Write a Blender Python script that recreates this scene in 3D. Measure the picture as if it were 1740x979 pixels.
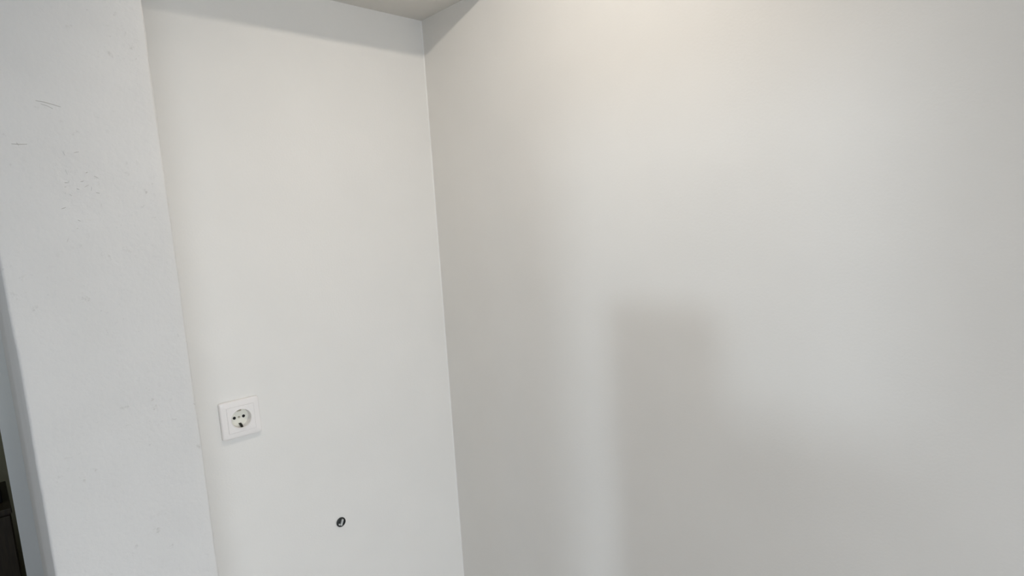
import bpy, bmesh, math, random
from mathutils import Vector, Matrix, noise

for o in list(bpy.data.objects):
    bpy.data.objects.remove(o)
S = bpy.context.scene
C = S.collection

# ------------------------------------------------------------------ camera
cam_data = bpy.data.cameras.new('camera')
cam_data.sensor_fit = 'HORIZONTAL'
cam_data.sensor_width = 36.0
cam_data.lens = 36.0 * 999.5 / 1740.0
cam_data.shift_y = (515.5 - 489.5) / 1740.0
cam_data.clip_start = 0.02
cam = bpy.data.objects.new('camera', cam_data)
C.objects.link(cam)
cam.matrix_world = Matrix(((0.725108, 0.134241, -0.675424),
                           (-0.685972, 0.054625, -0.725575),
                           (-0.060507, 0.989442, 0.131695))).to_4x4()
S.camera = cam

# ------------------------------------------------------------------ exposure, world, lights
vs = S.view_settings
vs.view_transform = 'Standard'
vs.look = 'None'
vs.gamma = 1.0
vs.use_curve_mapping = False
vs.exposure = 0.33

W = bpy.data.worlds.new('world')
S.world = W
W.use_nodes = True
W.node_tree.nodes['Background'].inputs[0].default_value = (0.62, 0.76, 1.0, 1)
W.node_tree.nodes['Background'].inputs[1].default_value = 0.6


def light(name, kind, loc, power, color, rot=(0, 0, 0), **kw):
    d = bpy.data.lights.new(name, kind)
    d.energy = power
    d.color = color
    for k, v in kw.items():
        setattr(d, k, v)
    o = bpy.data.objects.new(name, d)
    o.location = loc
    o.rotation_euler = rot
    C.objects.link(o)
    return o


LAMP = (0.42, 0.56, 0.67)
# daylight through the rear window and through the added side opening
light('rear_window_daylight', 'AREA', (-0.35, -2.33, -0.45), 53.0, (0.84, 0.92, 1.0),
      (math.radians(58), 0, 0), shape='RECTANGLE', size=1.5, size_y=1.6, spread=math.radians(130))
light('added_opening_daylight', 'AREA', (-1.98, 0.52, -0.55), 2.2, (0.84, 0.92, 1.0),
      (math.radians(90), 0, math.radians(-90)), shape='RECTANGLE', size=0.55, size_y=1.6)
light('hall_fill', 'AREA', (-1.86, 2.7, 0.0), 19.0, (0.86, 0.93, 1.0),
      (math.radians(80), 0, math.radians(-90)), shape='RECTANGLE', size=0.9, size_y=1.1)  # unseen fill lamp, added to brighten the door leaf in the hall
# low sun let in by the added side opening to draw the wall streak
light('low_daylight', 'SUN', (-4, 0.5, 0.5), 0.33, (0.79, 0.90, 1.0),
      Vector((-1.0, 0.0, 0.05)).to_track_quat('Z', 'Y').to_euler(), angle=math.radians(3.9))

# ------------------------------------------------------------------ dimensions (metres, eye of the camera at 0,0,0)
FLOOR, CEIL = -1.75, 0.80
RX = 0.952            # right wall
BY = 1.30             # back wall of the niche
PY = 1.008            # front face of the pier
PX0, PX1 = 0.0415, 0.245
SOF = 0.5345          # underside of the niche ceiling
LX, RY = -1.90, -2.40


# ------------------------------------------------------------------ materials
def mat(name, color, rough=0.6, metal=0.0, spec=0.5):
    m = bpy.data.materials.new(name)
    m.use_nodes = True
    b = m.node_tree.nodes['Principled BSDF']
    b.inputs['Base Color'].default_value = (*color, 1)
    b.inputs['Roughness'].default_value = rough
    b.inputs['Metallic'].default_value = metal
    b.inputs['Specular IOR Level'].default_value = spec
    return m


def plaster(name, color, rough=0.75, bump=0.15, fine=240.0, mottle=0.02, speck=0.0, wave=0.0, spec=0.3):
    """painted plaster: faint mottling, roller texture, optional scuffs"""
    m = mat(name, color, rough, spec=spec)
    nt = m.node_tree
    N, L = nt.nodes, nt.links
    b = N['Principled BSDF']
    tc = N.new('ShaderNodeTexCoord')
    n1 = N.new('ShaderNodeTexNoise')
    n1.inputs['Scale'].default_value = 7.0
    n1.inputs['Detail'].default_value = 5.0
    L.new(tc.outputs['Object'], n1.inputs['Vector'])
    mr = N.new('ShaderNodeMapRange')
    mr.inputs['From Min'].default_value = 0.3
    mr.inputs['From Max'].default_value = 0.7
    mr.inputs['To Min'].default_value = 1.0 - mottle
    mr.inputs['To Max'].default_value = 1.0 + mottle
    L.new(n1.outputs['Fac'], mr.inputs['Value'])
    vm = N.new('ShaderNodeVectorMath')
    vm.operation = 'SCALE'
    vm.inputs[0].default_value = color
    L.new(mr.outputs['Result'], vm.inputs['Scale'])
    out = vm.outputs['Vector']
    if speck > 0:
        n3 = N.new('ShaderNodeTexNoise')
        n3.inputs['Scale'].default_value = 85.0
        n3.inputs['Detail'].default_value = 4.0
        n3.inputs['Roughness'].default_value = 0.7
        L.new(tc.outputs['Object'], n3.inputs['Vector'])
        m3 = N.new('ShaderNodeMapRange')
        m3.inputs['From Min'].default_value = 0.62
        m3.inputs['From Max'].default_value = 0.80
        L.new(n3.outputs['Fac'], m3.inputs['Value'])
        n4 = N.new('ShaderNodeTexNoise')
        n4.inputs['Scale'].default_value = 9.0
        L.new(tc.outputs['Object'], n4.inputs['Vector'])
        m4 = N.new('ShaderNodeMapRange')
        m4.inputs['From Min'].default_value = 0.48
        m4.inputs['From Max'].default_value = 0.62
        L.new(n4.outputs['Fac'], m4.inputs['Value'])
        mu = N.new('ShaderNodeMath')
        mu.operation = 'MULTIPLY'
        L.new(m3.outputs['Result'], mu.inputs[0])
        L.new(m4.outputs['Result'], mu.inputs[1])
        mu2 = N.new('ShaderNodeMath')
        mu2.operation = 'MULTIPLY'
        mu2.inputs[1].default_value = speck
        L.new(mu.outputs[0], mu2.inputs[0])
        mx = N.new('ShaderNodeMix')
        mx.data_type = 'RGBA'
        L.new(mu2.outputs[0], mx.inputs['Factor'])
        L.new(out, mx.inputs['A'])
        mx.inputs['B'].default_value = (0.30, 0.28, 0.25, 1)
        out = mx.outputs['Result']
    L.new(out, b.inputs['Base Color'])
    n2 = N.new('ShaderNodeTexNoise')
    n2.inputs['Scale'].default_value = fine
    n2.inputs['Detail'].default_value = 3.0
    L.new(tc.outputs['Object'], n2.inputs['Vector'])
    bp = N.new('ShaderNodeBump')
    bp.inputs['Strength'].default_value = bump
    bp.inputs['Distance'].default_value = 0.002
    L.new(n2.outputs['Fac'], bp.inputs['Height'])
    nrm = bp.outputs['Normal']
    if wave > 0:
        n5 = N.new('ShaderNodeTexNoise')
        n5.inputs['Scale'].default_value = 5.0
        n5.inputs['Detail'].default_value = 2.0
        L.new(tc.outputs['Object'], n5.inputs['Vector'])
        b2 = N.new('ShaderNodeBump')
        b2.inputs['Strength'].default_value = wave
        b2.inputs['Distance'].default_value = 0.01
        L.new(n5.outputs['Fac'], b2.inputs['Height'])
        L.new(nrm, b2.inputs['Normal'])
        nrm = b2.outputs['Normal']
    L.new(nrm, b.inputs['Normal'])
    return m


def wood(name, dark, light_, rough=0.45, scale=6.0):
    m = mat(name, dark, rough)
    nt = m.node_tree
    N, L = nt.nodes, nt.links
    tc = N.new('ShaderNodeTexCoord')
    mp = N.new('ShaderNodeMapping')
    mp.inputs['Scale'].default_value = (scale * 6, scale * 6, scale * 0.5)
    L.new(tc.outputs['Object'], mp.inputs['Vector'])
    n = N.new('ShaderNodeTexNoise')
    n.inputs['Detail'].default_value = 6.0
    n.inputs['Distortion'].default_value = 0.6
    L.new(mp.outputs['Vector'], n.inputs['Vector'])
    cr = N.new('ShaderNodeValToRGB')
    cr.color_ramp.elements[0].color = (*dark, 1)
    cr.color_ramp.elements[0].position = 0.35
    cr.color_ramp.elements[1].color = (*light_, 1)
    cr.color_ramp.elements[1].position = 0.7
    L.new(n.outputs['Fac'], cr.inputs['Fac'])
    L.new(cr.outputs['Color'], N['Principled BSDF'].inputs['Base Color'])
    return m


WALL = (0.80, 0.785, 0.755)
M_wall = plaster('white_wall_paint', WALL, 0.62, 0.10, 230, 0.012, wave=0.10, spec=0.4)
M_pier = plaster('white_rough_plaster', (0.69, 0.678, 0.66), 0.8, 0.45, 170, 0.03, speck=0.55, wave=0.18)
M_ceil = plaster('ceiling_paint', (0.76, 0.745, 0.705), 0.8, 0.10, 200, 0.02)
M_hall = plaster('olive_grey_hall_paint', (0.25, 0.24, 0.17), 0.8, 0.15, 150, 0.04)
M_door = mat('satin_white_door_lacquer', (0.77, 0.80, 0.82), 0.35)
M_caulk = mat('white_acrylic_sealant', (0.86, 0.85, 0.83), 0.4)
M_floor = wood('oak_floorboards', (0.16, 0.10, 0.06), (0.30, 0.20, 0.12), 0.4, 2.0)
M_cab = wood('dark_brown_wood', (0.013, 0.009, 0.005), (0.030, 0.022, 0.012), 0.5, 5.0)
M_black = mat('black_plastic', (0.004, 0.004, 0.004), 0.8, spec=0.2)
M_plast = mat('white_gloss_plastic', (0.86, 0.83, 0.81), 0.22)
M_plast2 = mat('cream_insert_plastic', (0.84, 0.82, 0.73), 0.3)
M_hole = mat('contact_hole_black', (0.004, 0.004, 0.004), 0.8)
M_brass = mat('nickelled_brass_contact', (0.55, 0.52, 0.44), 0.35, 1.0)
M_earth = mat('dark_earth_contact', (0.02, 0.02, 0.016), 0.5, 0.6)
M_steel = mat('worn_steel', (0.34, 0.35, 0.35), 0.38, 0.9)
M_bright = mat('bright_zinc', (0.62, 0.64, 0.64), 0.45, 0.5)
M_darkst = mat('blackened_steel_bore', (0.05, 0.055, 0.055), 0.5, 0.7)
M_frame = mat('white_window_frame', (0.8, 0.8, 0.79), 0.35)
M_blocker = plaster('grey_blocker', (0.42, 0.41, 0.40), 0.5, 0.03, 60, 0.02)
M_chip = mat('bare_plaster_scratch', (0.50, 0.47, 0.43), 0.9)

M_glass = bpy.data.materials.new('thin_clear_glass')
M_glass.use_nodes = True
_n = M_glass.node_tree
_n.nodes.clear()
_o = _n.nodes.new('ShaderNodeOutputMaterial')
_m = _n.nodes.new('ShaderNodeMixShader')
_t = _n.nodes.new('ShaderNodeBsdfTransparent')
_g = _n.nodes.new('ShaderNodeBsdfGlossy')
_g.inputs['Roughness'].default_value = 0.05
_m.inputs[0].default_value = 0.08
_n.links.new(_t.outputs[0], _m.inputs[1])
_n.links.new(_g.outputs[0], _m.inputs[2])
_n.links.new(_m.outputs[0], _o.inputs[0])

M_fil = bpy.data.materials.new('glowing_filament')
M_fil.use_nodes = True
_b = M_fil.node_tree.nodes['Principled BSDF']
_b.inputs['Emission Color'].default_value = (1, 0.85, 0.65, 1)
_b.inputs['Emission Strength'].default_value = 12.0


# ------------------------------------------------------------------ mesh helpers
def bx(bm, x0, x1, y0, y1, z0, z1):
    vs_ = [bm.verts.new((x, y, z)) for x in (x0, x1) for y in (y0, y1) for z in (z0, z1)]
    for f in ((0, 1, 3, 2), (4, 6, 7, 5), (0, 4, 5, 1), (2, 3, 7, 6), (0, 2, 6, 4), (1, 5, 7, 3)):
        bm.faces.new([vs_[i] for i in f])
    return vs_


def link(name, bm, m, parent=None, bevel=0.0, smooth=False, seg=2, kind=None, loc=None):
    bmesh.ops.recalc_face_normals(bm, faces=bm.faces)
    me = bpy.data.meshes.new(name)
    bm.to_mesh(me)
    bm.free()
    o = bpy.data.objects.new(name, me)
    C.objects.link(o)
    for mm in (m if isinstance(m, (list, tuple)) else [m]):
        me.materials.append(mm)
    if bevel:
        md = o.modifiers.new('bevel', 'BEVEL')
        md.width = bevel
        md.segments = seg
        md.limit_method = 'ANGLE'
    if smooth:
        for p in me.polygons:
            p.use_smooth = True
    if parent:
        o.parent = parent
    if kind:
        o['kind'] = kind
    if loc:
        o.location = loc
    return o


def box(name, dims, m, parent=None, bevel=0.0, kind=None):
    bm = bmesh.new()
    bx(bm, *dims)
    return link(name, bm, m, parent, bevel, kind=kind)


def struct(name, dims, m, parent=None, bevel=0.0):
    return box(name, dims, m, parent, bevel, kind='structure')


def lathe(bm, prof, seg=48, axis='y', c=(0, 0, 0), closed=True):
    """revolve (r, h) profile; h runs along the axis"""
    rings = []
    for r, h in prof:
        ring = []
        if r < 1e-7:
            p = {'y': (0, h, 0), 'z': (0, 0, h)}[axis]
            ring = [bm.verts.new(Vector(p) + Vector(c))]
        else:
            for i in range(seg):
                a = 2 * math.pi * i / seg
                p = {'y': (r * math.cos(a), h, r * math.sin(a)), 'z': (r * math.cos(a), r * math.sin(a), h)}[axis]
                ring.append(bm.verts.new(Vector(p) + Vector(c)))
        rings.append(ring)
    for a, b in zip(rings[:-1], rings[1:]):
        if len(a) == 1 and len(b) == 1:
            continue
        for i in range(seg):
            j = (i + 1) % seg
            if len(a) == 1:
                bm.faces.new((a[0], b[i], b[j]))
            elif len(b) == 1:
                bm.faces.new((a[i], b[0], a[j]))
            else:
                bm.faces.new((a[i], b[i], b[j], a[j]))


def thing(name, label, cat, loc=(0, 0, 0), rot=(0, 0, 0), group=None):
    o = bpy.data.objects.new(name, None)
    C.objects.link(o)
    o.location = loc
    o.rotation_euler = rot
    o['label'] = label
    o['category'] = cat
    if group:
        o['group'] = group
    return o


# ------------------------------------------------------------------ the room shell
struct('floor', (LX - 0.6, 1.6, RY - 0.2, 4.3, FLOOR - 0.1, FLOOR), M_floor)
struct('ceiling', (LX - 0.12, RX + 0.12, RY - 0.12, PY, CEIL, CEIL + 0.1), M_ceil)
struct('wall_right', (RX, RX + 0.12, RY, BY + 0.12, FLOOR, CEIL), M_wall)
# niche back wall with the round-cornered box hole for the socket
OX, OZ = 0.3948, -0.3723
bm = bmesh.new()
bx(bm, PX1, OX - 0.026, BY, BY + 0.12, FLOOR, CEIL)
bx(bm, OX + 0.026, RX, BY, BY + 0.12, FLOOR, CEIL)
bx(bm, OX - 0.026, OX + 0.026, BY, BY + 0.12, FLOOR, OZ - 0.026)
bx(bm, OX - 0.026, OX + 0.026, BY, BY + 0.12, OZ + 0.026, CEIL)
bx(bm, OX - 0.026, OX + 0.026, BY + 0.04, BY + 0.12, OZ - 0.026, OZ + 0.026)
link('wall_back', bm, M_wall, kind='structure')
struct('wall_rear', (LX, RX, RY - 0.12, RY, FLOOR, CEIL), M_wall)


# pier between doorway and niche: dense front and edges, slightly wavy arris
def pier():
    bm = bmesh.new()
    r = 0.004
    prof = [(PX0, BY + 0.12), (PX0, PY + 0.20), (PX0, PY + 0.08)]
    for i in range(6):
        a = math.pi / 2 * i / 5
        prof.append((PX0 + r - r * math.cos(a), PY + r - r * math.sin(a)))
    n = 16
    for i in range(1, n):
        prof.append((PX0 + r + (PX1 - PX0 - 2 * r) * i / n, PY))
    for i in range(6):
        a = math.pi / 2 * i / 5
        prof.append((PX1 - r + r * math.sin(a), PY + r - r * math.cos(a)))
    prof += [(PX1, PY + 0.1), (PX1, BY + 0.12)]
    nz = 220
    rows = []
    for k in range(nz + 1):
        z = FLOOR + (CEIL - FLOOR) * k / nz
        row = []
        for (x, y) in prof:
            dl = math.exp(-((x - PX0) / 0.012) ** 2) if y < PY + 0.05 else 0
            dr = math.exp(-((x - PX1) / 0.012) ** 2) if y < PY + 0.05 else 0
            nx = noise.noise(Vector((3.1, z * 9, 0.4))) * 0.0012 + noise.noise(Vector((7.1, z * 45, 1.4))) * 0.0005
            nl = noise.noise(Vector((13.1, z * 7, 2.4))) * 0.0016 + noise.noise(Vector((1.1, z * 50, 5.4))) * 0.0006
            # a thin ridge of filler just inside the right arris
            ridge = -0.0007 * math.exp(-((x - PX1 + 0.005) / 0.0025) ** 2) if y < PY + 0.01 else 0
            row.append(bm.verts.new((x + nx * dr + nl * dl, y + ridge, z)))
        rows.append(row)
    for a, b in zip(rows[:-1], rows[1:]):
        for i in range(len(prof) - 1):
            bm.faces.new((a[i], a[i + 1], b[i + 1], b[i]))
        bm.faces.new((a[-1], a[0], b[0], b[-1]))
    bm.faces.new(rows[0])
    bm.faces.new(rows[-1])
    return link('wall_left', bm, M_pier, smooth=False, kind='structure')


P = pier()
for p in P.data.polygons:
    p.use_smooth = len(p.vertices) == 4


# scratches and dents in the pier's paint (front face y = PY)
def scratch(points, w, name='paint_scratch'):
    bm = bmesh.new()
    prev = None
    for i, (x, z) in enumerate(points):
        t = w * (0.35 + 0.65 * math.sin(math.pi * (i + 0.5) / len(points)))
        ring = [bm.verts.new((x, PY + 0.0006, z + t)), bm.verts.new((x, PY - 0.0007, z)), bm.verts.new((x, PY + 0.0006, z - t))]
        if prev:
            for j in range(2):
                bm.faces.new((prev[j], prev[j + 1], ring[j + 1], ring[j]))
        prev = ring
    return link(name, bm, M_chip, P)


scratch([(0.104, 0.2005), (0.112, 0.1995), (0.120, 0.1975), (0.130, 0.1945)], 0.0007)
scratch([(0.109, 0.1965), (0.116, 0.1945), (0.121, 0.1915)], 0.0005)
scratch([(0.072, 0.1432), (0.0783, 0.1430), (0.088, 0.1434)], 0.0006)
scratch([(0.0775, 0.1450), (0.0785, 0.1430), (0.0790, 0.1412)], 0.0009)
rnd = random.Random(5)
for i in range(20):
    x = rnd.gauss(0.131, 0.013)
    z = rnd.gauss(0.085, 0.022)
    a = rnd.uniform(-0.6, 0.6) + (math.pi / 2 if rnd.random() < 0.4 else 0)
    l = rnd.uniform(0.001, 0.0032)
    scratch([(x - l * math.cos(a), z - l * math.sin(a)), (x, z), (x + l * math.cos(a), z + l * math.sin(a))], rnd.uniform(0.0003, 0.0006))
scratch([(0.2405, -0.247), (0.2415, -0.2484), (0.2425, -0.2500)], 0.0011)

# niche ceiling: a dropped slab across the top of the niche
struct('ceiling', (PX1, RX, PY, BY, SOF, CEIL), M_ceil)
# sealant beads in the niche corner and along the ceiling joint
bm = bmesh.new()
prev = None
for k in range(90):
    z = FLOOR + (SOF - FLOOR) * k / 89
    w = 0.0022 + 0.0007 * noise.noise(Vector((0.2, z * 14, 0.9)))
    ring = [bm.verts.new((RX - w, BY - 0.0001, z)), bm.verts.new((RX - w * 0.45, BY - w * 0.45, z)), bm.verts.new((RX - 0.0001, BY - w, z))]
    if prev:
        for j in range(2):
            bm.faces.new((prev[j], prev[j + 1], ring[j + 1], ring[j]))
    prev = ring
link('trim_1', bm, M_caulk, kind='structure')

# wall with the doorway, left of the pier
DX0 = -0.84
struct('wall_front', (LX, DX0, PY, BY + 0.12, FLOOR, CEIL), M_wall)
struct('wall_front', (DX0, PX0, PY, BY + 0.12, 0.33, CEIL), M_wall)

# side wall; unseen balcony door gap added and sized to shape the wall streak
SX = LX - 0.14
GAP0, GAP1 = 0.20, 0.86
struct('wall_side', (SX, LX, RY, GAP0, FLOOR, CEIL), M_wall)
struct('wall_side', (SX, LX, GAP1, PY, FLOOR, CEIL), M_wall)
struct('wall_side', (SX, LX, GAP0, GAP1, 0.36, CEIL), M_wall)
struct('added_side_door', (SX - 0.63, SX - 0.005, GAP0 - 0.05, GAP0 - 0.01, FLOOR + 0.01, 0.35), M_frame, bevel=0.004)


def window(name, c, w, h, axis):
    """frame of a window with one mullion; axis 'x' = pane lies across x, 'y' = across y"""
    t = 0.05
    bm = bmesh.new()

    def b(u0, u1, z0, z1, d=0.03):
        if axis == 'x':
            bx(bm, c[0] + u0, c[0] + u1, c[1] - d, c[1] + d, c[2] + z0, c[2] + z1)
        else:
            bx(bm, c[0] - d, c[0] + d, c[1] + u0, c[1] + u1, c[2] + z0, c[2] + z1)
    b(-w / 2, w / 2, h / 2 - t, h / 2)
    b(-w / 2, w / 2, -h / 2, -h / 2 + t)
    b(-w / 2, -w / 2 + t, -h / 2 + t, h / 2 - t)
    b(w / 2 - t, w / 2, -h / 2 + t, h / 2 - t)
    b(-t / 2, t / 2, -h / 2 + t, h / 2 - t, 0.025)
    f = link(name, bm, M_frame, kind='structure', bevel=0.004)
    bm = bmesh.new()
    b_ = 0.004
    if axis == 'x':
        bx(bm, c[0] - w / 2 + t, c[0] + w / 2 - t, c[1] - b_, c[1] + b_, c[2] - h / 2 + t, c[2] + h / 2 - t)
    else:
        bx(bm, c[0] - b_, c[0] + b_, c[1] - w / 2 + t, c[1] + w / 2 - t, c[2] - h / 2 + t, c[2] + h / 2 - t)
    link('window_pane', bm, M_glass, f)


window('window_1', (-0.35, RY + 0.03, -0.45), 1.6, 1.8, 'x')

window('added_hall_window', (LX + 0.005, 2.7, 0.0), 1.0, 1.2, 'y')  # unseen window frame, added to go with the hall fill lamp

# hall beyond the doorway
struct('wall_hall_right', (1.0, 1.1, BY + 0.12, 4.1, FLOOR, CEIL), M_hall)
struct('wall_hall_left', (LX - 0.12, LX, BY + 0.12, 4.1, FLOOR, CEIL), M_hall)
struct('wall_hall_far', (LX - 0.12, 1.1, 4.0, 4.12, FLOOR, CEIL), M_hall)
struct('ceiling_hall', (LX - 0.12, 1.1, BY + 0.12, 4.12, CEIL, CEIL + 0.1), M_hall)

# open door leaf, hinged behind the pier and swung into the hall
hx, hy, ex, ey = PX0 + 0.001, BY + 0.1225, 0.0262, 2.20
L_ = math.hypot(ex - hx, ey - hy)
ang = math.atan2(-(ex - hx), ey - hy)
bm = bmesh.new()
bx(bm, 0, 0.04, 0, L_, FLOOR + 0.01, 0.30)
leaf = link('door_1', bm, M_door, bevel=0.003, kind='structure')
leaf.location = (hx, hy, 0)
leaf.rotation_euler = (0, 0, ang)
bm = bmesh.new()
lathe(bm, [(0.0, 0), (0.012, 0), (0.024, 0.002), (0.024, 0.008), (0.0, 0.008)], 24, 'y')
h_ = link('door_handle', bm, M_steel, leaf)
h_.rotation_euler = (0, 0, math.radians(90))
h_.location = (0.048, 0.72, -0.75)

# ------------------------------------------------------------------ wall socket on the niche's back wall
t = thing('wall_socket', 'white square round-pin power socket on the white back wall', 'power socket', (OX, BY, OZ))
h = 0.0405


def rsq(s, r, y, n=6):
    pts = []
    for cx, cz, a0 in ((s - r, s - r, 0), (-s + r, s - r, 90), (-s + r, -s + r, 180), (s - r, -s + r, 270)):
        for i in range(n + 1):
            a = math.radians(a0 + 90 * i / n)
            pts.append((cx + r * math.cos(a), y, cz + r * math.sin(a)))
    return pts


def loft(bm, loops, cap=True):
    rows = [[bm.verts.new(p) for p in lp] for lp in loops]
    for a, b in zip(rows[:-1], rows[1:]):
        n = len(a)
        for i in range(n):
            j = (i + 1) % n
            bm.faces.new((a[i], a[j], b[j], b[i]))
    return rows


# outer frame: a square ring with softly rolled edge and a square opening
bm = bmesh.new()
loft(bm, [rsq(h, 0.004, -0.0001), rsq(h, 0.004, -0.0065), rsq(h - 0.0006, 0.0045, -0.0085), rsq(h - 0.002, 0.005, -0.0098),
          rsq(h - 0.004, 0.005, -0.0104), rsq(0.0284, 0.001, -0.0114), rsq(0.0279, 0.001, -0.0112), rsq(0.02775, 0.001, -0.0085), rsq(0.02775, 0.001, -0.0002)])
link('frame', bm, M_plast, t, smooth=False)
# insert: square cover with the round well cut in it
bm = bmesh.new()
NS = 64


def sq_ray(s, r, y):
    pts = []
    for i in range(NS):
        a = 2 * math.pi * i / NS
        c_, s_ = math.cos(a), math.sin(a)
        k = s / max(abs(c_), abs(s_))
        pts.append((k * c_, y, k * s_))
    return pts


def circ(r, y):
    return [(r * math.cos(2 * math.pi * i / NS), y, r * math.sin(2 * math.pi * i / NS)) for i in range(NS)]


loft(bm, [sq_ray(0.0277, 0, -0.002), sq_ray(0.0277, 0, -0.0113), sq_ray(0.0273, 0, -0.0117), circ(0.0222, -0.0122), circ(0.0212, -0.0128), circ(0.0202, -0.0122), circ(0.0198, -0.0105), circ(0.0192, 0.0055)])
link('cover', bm, M_plast, t)
# well floor
bm = bmesh.new()
rows = loft(bm, [circ(0.0196, 0.0052), circ(0.019, 0.0046), circ(0.010, 0.0043)])
bm.faces.new(rows[-1])
well = link('socket_well', bm, M_plast2, t)
for sx in (-0.0095, 0.0095):
    bm = bmesh.new()
    lathe(bm, [(0.0, 0.0038), (0.0029, 0.0038), (0.0032, 0.0041), (0.0032, 0.0050)], 24, 'y', (sx, 0, 0))
    link('contact_hole', bm, M_hole, t)
bm = bmesh.new()
lathe(bm, [(0.0, 0.0030), (0.0016, 0.0030), (0.0022, 0.0035), (0.0024, 0.0048)], 24, 'y', (0, 0, 0))
link('centre_screw', bm, M_brass, t)
for sg, mm in ((1, M_brass), (-1, M_earth)):
    bm = bmesh.new()
    w = 0.0026
    r0 = 0.0193
    path = [(0.0036, r0 - 0.0064), (0.0010, r0 - 0.0058), (-0.0050, r0 - 0.0040), (-0.0080, r0 - 0.0016), (-0.0090, r0 - 0.0002)]
    pr = None
    for (y, r) in path:
        ring = [bm.verts.new((-w, y, sg * r)), bm.verts.new((w, y, sg * r)), bm.verts.new((w, y + 0.0008, sg * (r + 0.0008))), bm.verts.new((-w, y + 0.0008, sg * (r + 0.0008)))]
        if pr:
            for j in range(4):
                bm.faces.new((pr[j], pr[(j + 1) % 4], ring[(j + 1) % 4], ring[j]))
        else:
            bm.faces.new(ring)
        pr = ring
    bm.faces.new(pr)
    o = link('earth_clip', bm, mm, t)
    if sg < 0:
        o['label'] = 'dark earth clip at the bottom of the round well'

# ------------------------------------------------------------------ pipe stub below the socket
t = thing('pipe_fitting', 'small round dark metal pipe fitting set in the wall below the socket', 'pipe fitting', (0.5953, BY, -0.6922))
bm = bmesh.new()
lathe(bm, [(0.0105, 0.0), (0.0118, -0.0012), (0.0116, -0.0028), (0.0105, -0.0036), (0.0095, -0.0036), (0.0088, -0.0026), (0.0086, 0.0)], 48)
link('collar', bm, M_darkst, t, smooth=True)
bm = bmesh.new()
lathe(bm, [(0.0088, 0.0), (0.0086, -0.0012), (0.0, -0.0012)], 40)
link('bore', bm, M_darkst, t)
# plug with a raised bar across it, leaning to the right
bm = bmesh.new()
vs_ = bx(bm, -0.0023, 0.0023, -0.0060, -0.0008, -0.0078, 0.0078)
bmesh.ops.rotate(bm, verts=vs_, cent=(0, 0, 0), matrix=Matrix.Rotation(math.radians(22), 3, 'Y'))
bmesh.ops.translate(bm, verts=vs_, vec=(0.0012, 0, -0.0004))
link('plug_bar', bm, M_bright, t, bevel=0.0012)
bm = bmesh.new()
lathe(bm, [(0.0, -0.0040), (0.0020, -0.0037), (0.0026, -0.0022), (0.0026, -0.0008)], 16, 'y', (-0.0052, 0, -0.0042))
link('plug_rivet', bm, M_bright, t)

# ------------------------------------------------------------------ things in the dark hall
CX = 0.030
t = thing('storage_cabinet', 'dark brown cabinet standing in the unlit room beyond the doorway', 'cabinet', (CX - 0.40, 3.30, FLOOR))
H = 0.665
box('cabinet_body', (-0.39, 0.395, 0.01, 0.42, 0.06, H - 0.025), M_cab, t, 0.003)
box('cabinet_top', (-0.40, 0.40, 0.0, 0.43, H - 0.025, H), M_cab, t, 0.003)
box('plinth', (-0.37, 0.37, 0.04, 0.40, 0.0, 0.06), M_cab, t)
for s in (0, 1):
    x0 = -0.385 + 0.39 * s
    d = box('cabinet_door', (x0 + 0.002, x0 + 0.386, -0.008, 0.0095, 0.07, H - 0.03), M_cab, t, 0.002)
    bm = bmesh.new()
    lathe(bm, [(0.0, -0.024), (0.009, -0.024), (0.011, -0.019), (0.005, -0.011), (0.005, 0.0)], 20, 'y', (x0 + (0.35 if s == 0 else 0.035), -0.008, 0.42))
    link('knob', bm, M_steel, d, smooth=True)
t = thing('storage_box', 'black box standing on top of the dark brown cabinet', 'box', (0.006 - 0.16, 3.52, FLOOR + H))
box('box_body', (-0.16, 0.16, -0.12, 0.12, 0.0, 0.22), M_black, t, 0.004)
box('box_lid', (-0.163, 0.163, -0.123, 0.123, 0.221, 0.25), M_black, t, 0.004)

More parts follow.
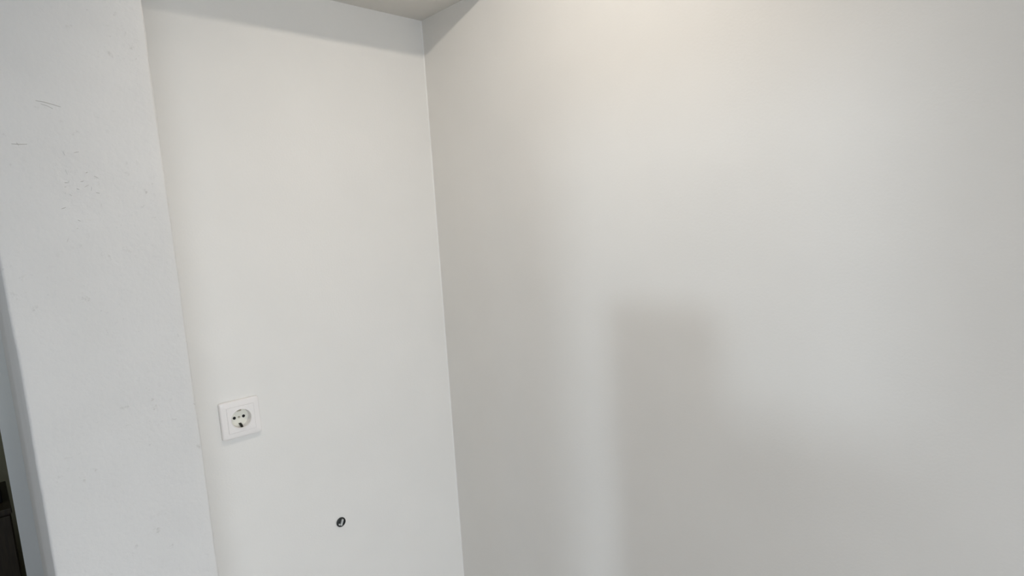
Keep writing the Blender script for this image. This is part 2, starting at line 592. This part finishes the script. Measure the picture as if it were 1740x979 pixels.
# ------------------------------------------------------------------ left of the camera: unseen furniture-shaped blockers, added to shade the right wall
t = thing('wardrobe_blocker', 'narrow grey blocker out of view, added to cast the soft shadow on the right wall', 'wardrobe_blocker', (-0.55, 0.62, FLOOR))
box('blocker_body', (-0.25, 0.25, -0.11, 0.115, 0.05, 1.65), M_blocker, t, 0.003)
box('plinth', (-0.24, 0.24, -0.10, 0.11, 0.0, 0.05), M_blocker, t)
for s in (-1, 1):
    d = box('blocker_door', (min(s * 0.002, s * 0.249), max(s * 0.002, s * 0.249), -0.128, -0.111, 0.06, 1.64), M_blocker, t, 0.002)
    box('handle', (s * 0.03 - 0.006, s * 0.03 + 0.006, -0.145, -0.128, 0.75, 0.95), M_steel, d, 0.002)
t = thing('chest_blocker', 'tall grey blocker out of view, added to hold back the low sun', 'light blocker', (-1.62, 0.35, FLOOR))
box('chest_blocker_body', (-0.20, 0.20, -0.25, 0.25, 0.05, 1.52), M_blocker, t, 0.003)
box('plinth', (-0.19, 0.19, -0.24, 0.24, 0.0, 0.05), M_blocker, t)
for k in range(6):
    z0 = 0.06 + k * 0.242
    d = box('blocker_drawer', (0.201, 0.218, -0.248, 0.248, z0, z0 + 0.238), M_blocker, t, 0.002)
    box('handle', (0.218, 0.235, -0.07, 0.07, z0 + 0.115, z0 + 0.127), M_steel, d, 0.002)

# ------------------------------------------------------------------ bare bulb that lights the niche
t = thing('pendant_bulb', 'bare light bulb on a short cable under the ceiling', 'lamp', (LAMP[0], LAMP[1], CEIL))
bm = bmesh.new()
lathe(bm, [(0.0, 0.0), (0.035, 0.0), (0.035, -0.018), (0.02, -0.028), (0.0, -0.028)], 32, 'z')
link('ceiling_rose', bm, M_plast, t)
bm = bmesh.new()
lathe(bm, [(0.016, -0.028), (0.016, -0.065), (0.013, -0.070), (0.0, -0.070)], 24, 'z')
link('lamp_holder', bm, M_plast, t)
bm = bmesh.new()
lathe(bm, [(0.012, -0.070), (0.013, -0.080), (0.024, -0.105), (0.030, -0.130), (0.026, -0.150), (0.014, -0.163), (0.0, -0.166)], 32, 'z')
link('bulb', bm, M_glass, t, smooth=True)
bm = bmesh.new()
lathe(bm, [(0.0, -0.122), (0.004, -0.124), (0.004, -0.136), (0.0, -0.138)], 12, 'z')
link('filament', bm, M_fil, t)
light('bulb_light', 'SPOT', LAMP, 16, (1.0, 0.91, 0.80), (Vector(LAMP) - Vector((0.90, 0.84, -0.10))).to_track_quat('Z', 'Y').to_euler(),
      shadow_soft_size=0.009, spot_size=math.radians(150), spot_blend=1.0)
